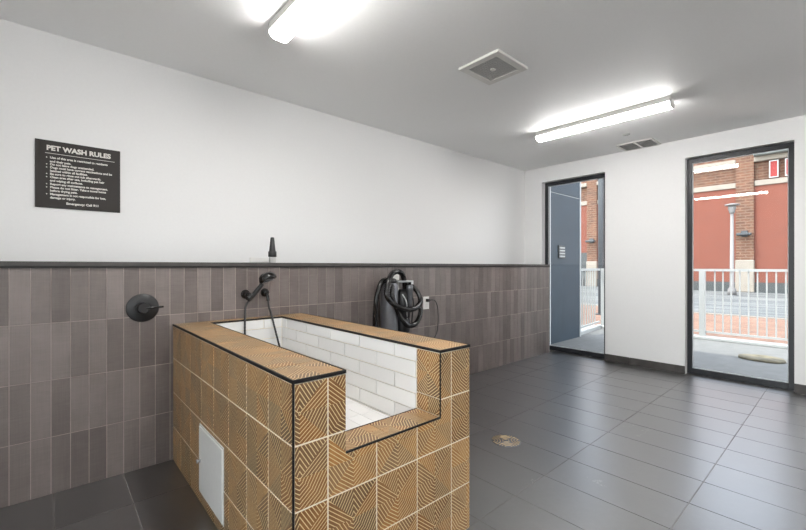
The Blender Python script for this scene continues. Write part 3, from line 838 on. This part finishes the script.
ceiling_lamp(-4.27, -1.80, -0.555, 'bright linear white ceiling lamp directly above the tub')
ceiling_lamp(-1.385, -1.80, -0.585, 'bright linear white ceiling lamp between the square exhaust fan and the window wall')
# unseen lamps added behind the camera to brighten the room
ceiling_lamp(-6.15, -3.62, -2.40, 'unseen linear ceiling lamp added behind the camera to brighten the room')
for x, lab in ((-4.27, 'unseen linear ceiling lamp added behind the camera in line with the tub lamp'), (-1.375, 'unseen linear ceiling lamp added at the right rear of the room')):
    ceiling_lamp(x, -4.35, -3.10, lab)

r = thing('exhaust_fan', 'square white ceiling exhaust fan with a grey mesh grille', 'exhaust fan', (-2.925, -1.105, ZC))
fx0, fx1, fy0, fy1 = -3.105, -2.745, -1.275, -0.940
m_ = MB()
ww = .050
for a, b_ in (((fx0, fy0), (fx1, fy0 + ww)), ((fx0, fy1 - ww), (fx1, fy1)), ((fx0, fy0 + ww), (fx0 + ww, fy1 - ww)), ((fx1 - ww, fy0 + ww), (fx1, fy1 - ww))):
    m_.box((a[0], a[1], ZC - .018), (b_[0], b_[1], ZC), 'white_enamel', .002)
m_.build('frame', r)
m_ = MB()
m_.box((fx0 + ww, fy0 + ww, ZC - .006), (fx1 - ww, fy1 - ww, ZC - .001), 'grille_dark')
n = 15
for i in range(n + 1):
    xx = fx0 + ww + (fx1 - fx0 - 2 * ww) * i / n; yy = fy0 + ww + (fy1 - fy0 - 2 * ww) * i / n
    m_.box((xx - .0025, fy0 + ww, ZC - .014), (xx + .0025, fy1 - ww, ZC - .010), 'vent_grey')
    m_.box((fx0 + ww, yy - .0025, ZC - .0138), (fx1 - ww, yy + .0025, ZC - .0098), 'vent_grey')
m_.build('grille', r)
MB().box((-2.945, -1.122, ZC - .020), (-2.905, -1.088, ZC - .010), 'white_enamel', .004).build('emblem', r)

r = thing('ceiling_vent', 'rectangular two panel air vent in the ceiling by the window wall', 'vent', (-0.17, -1.15, ZC))
m_ = MB(); vx0, vx1, vy0, vy1 = -0.335, -0.010, -1.345, -0.965
ww = .022
for a, b_ in (((vx0, vy0), (vx1, vy0 + ww)), ((vx0, vy1 - ww), (vx1, vy1)), ((vx0, vy0 + ww), (vx0 + ww, vy1 - ww)), ((vx1 - ww, vy0 + ww), (vx1, vy1 - ww)), ((vx0 + ww, -1.166, ), (vx1 - ww, -1.144))):
    m_.box((a[0], a[1], ZC - .010), (b_[0], b_[1], ZC), 'white_enamel', .001)
m_.build('frame', r)
for ya, yb in ((vy0 + ww, -1.166), (-1.144, vy1 - ww)):
    m_ = MB(); m_.box((vx0 + ww, ya, ZC - .003), (vx1 - ww, yb, ZC - .001), 'grille_dark')
    for i in range(14):
        xx = vx0 + ww + .008 + i * .0203
        m_.obox((xx, (ya + yb) / 2, ZC - .007), (.007, 0, .004), (0, (yb - ya) / 2, 0), (-.0005, 0, .0008), 'vent_grey')
    m_.build('louvre', r)
r = MB(); r.lathe((-0.66, -1.195, ZC), (0, 0, -1), [(0, .034), (.004, .034), (.006, .030), (.0061, .001)], 'vent_grey', 24)
tag(r.build('sprinkler_cover'), 'tiny round grey sprinkler cover on the ceiling beside the air vent', 'sprinkler cover')

# ---------------------------------------------------------------- floor drain
r = thing('floor_drain', 'round floor drain with a pale curved slot pattern in the dark floor', 'floor drain', (-2.94, -1.222, 0))
MB().lathe((-2.94, -1.222, -0.001), (0, 0, 1), [(0, .098), (.0035, .097), (.0035, .001)], 'dryer_grey', 40).build('plate', r)
m_ = MB()
for q_ in range(4):
    base = q_ * PI / 2 + PI / 4
    cxx, cyy = -2.94 + math.cos(base) * .100, -1.222 + math.sin(base) * .100
    for rad in (.026, .044, .062, .080):
        pts = []
        for k in range(25):
            a_ = base + PI - 1.15 + 2.3 * k / 24
            p = Vector((cxx + math.cos(a_) * rad, cyy + math.sin(a_) * rad, 0.0035))
            if (p - Vector((-2.94, -1.222, 0.0035))).length < .094:
                dd = math.atan2(p.y + 1.222, p.x + 2.94) - base
                dd = (dd + PI) % (2 * PI) - PI
                if abs(dd) < 0.72: pts.append(p)
        if len(pts) > 3: m_.tube(pts, .0028, 'brass', 6)
m_.build('grate_pattern', r)

for o in S.objects:
    if '_o' in o: del o['_o']
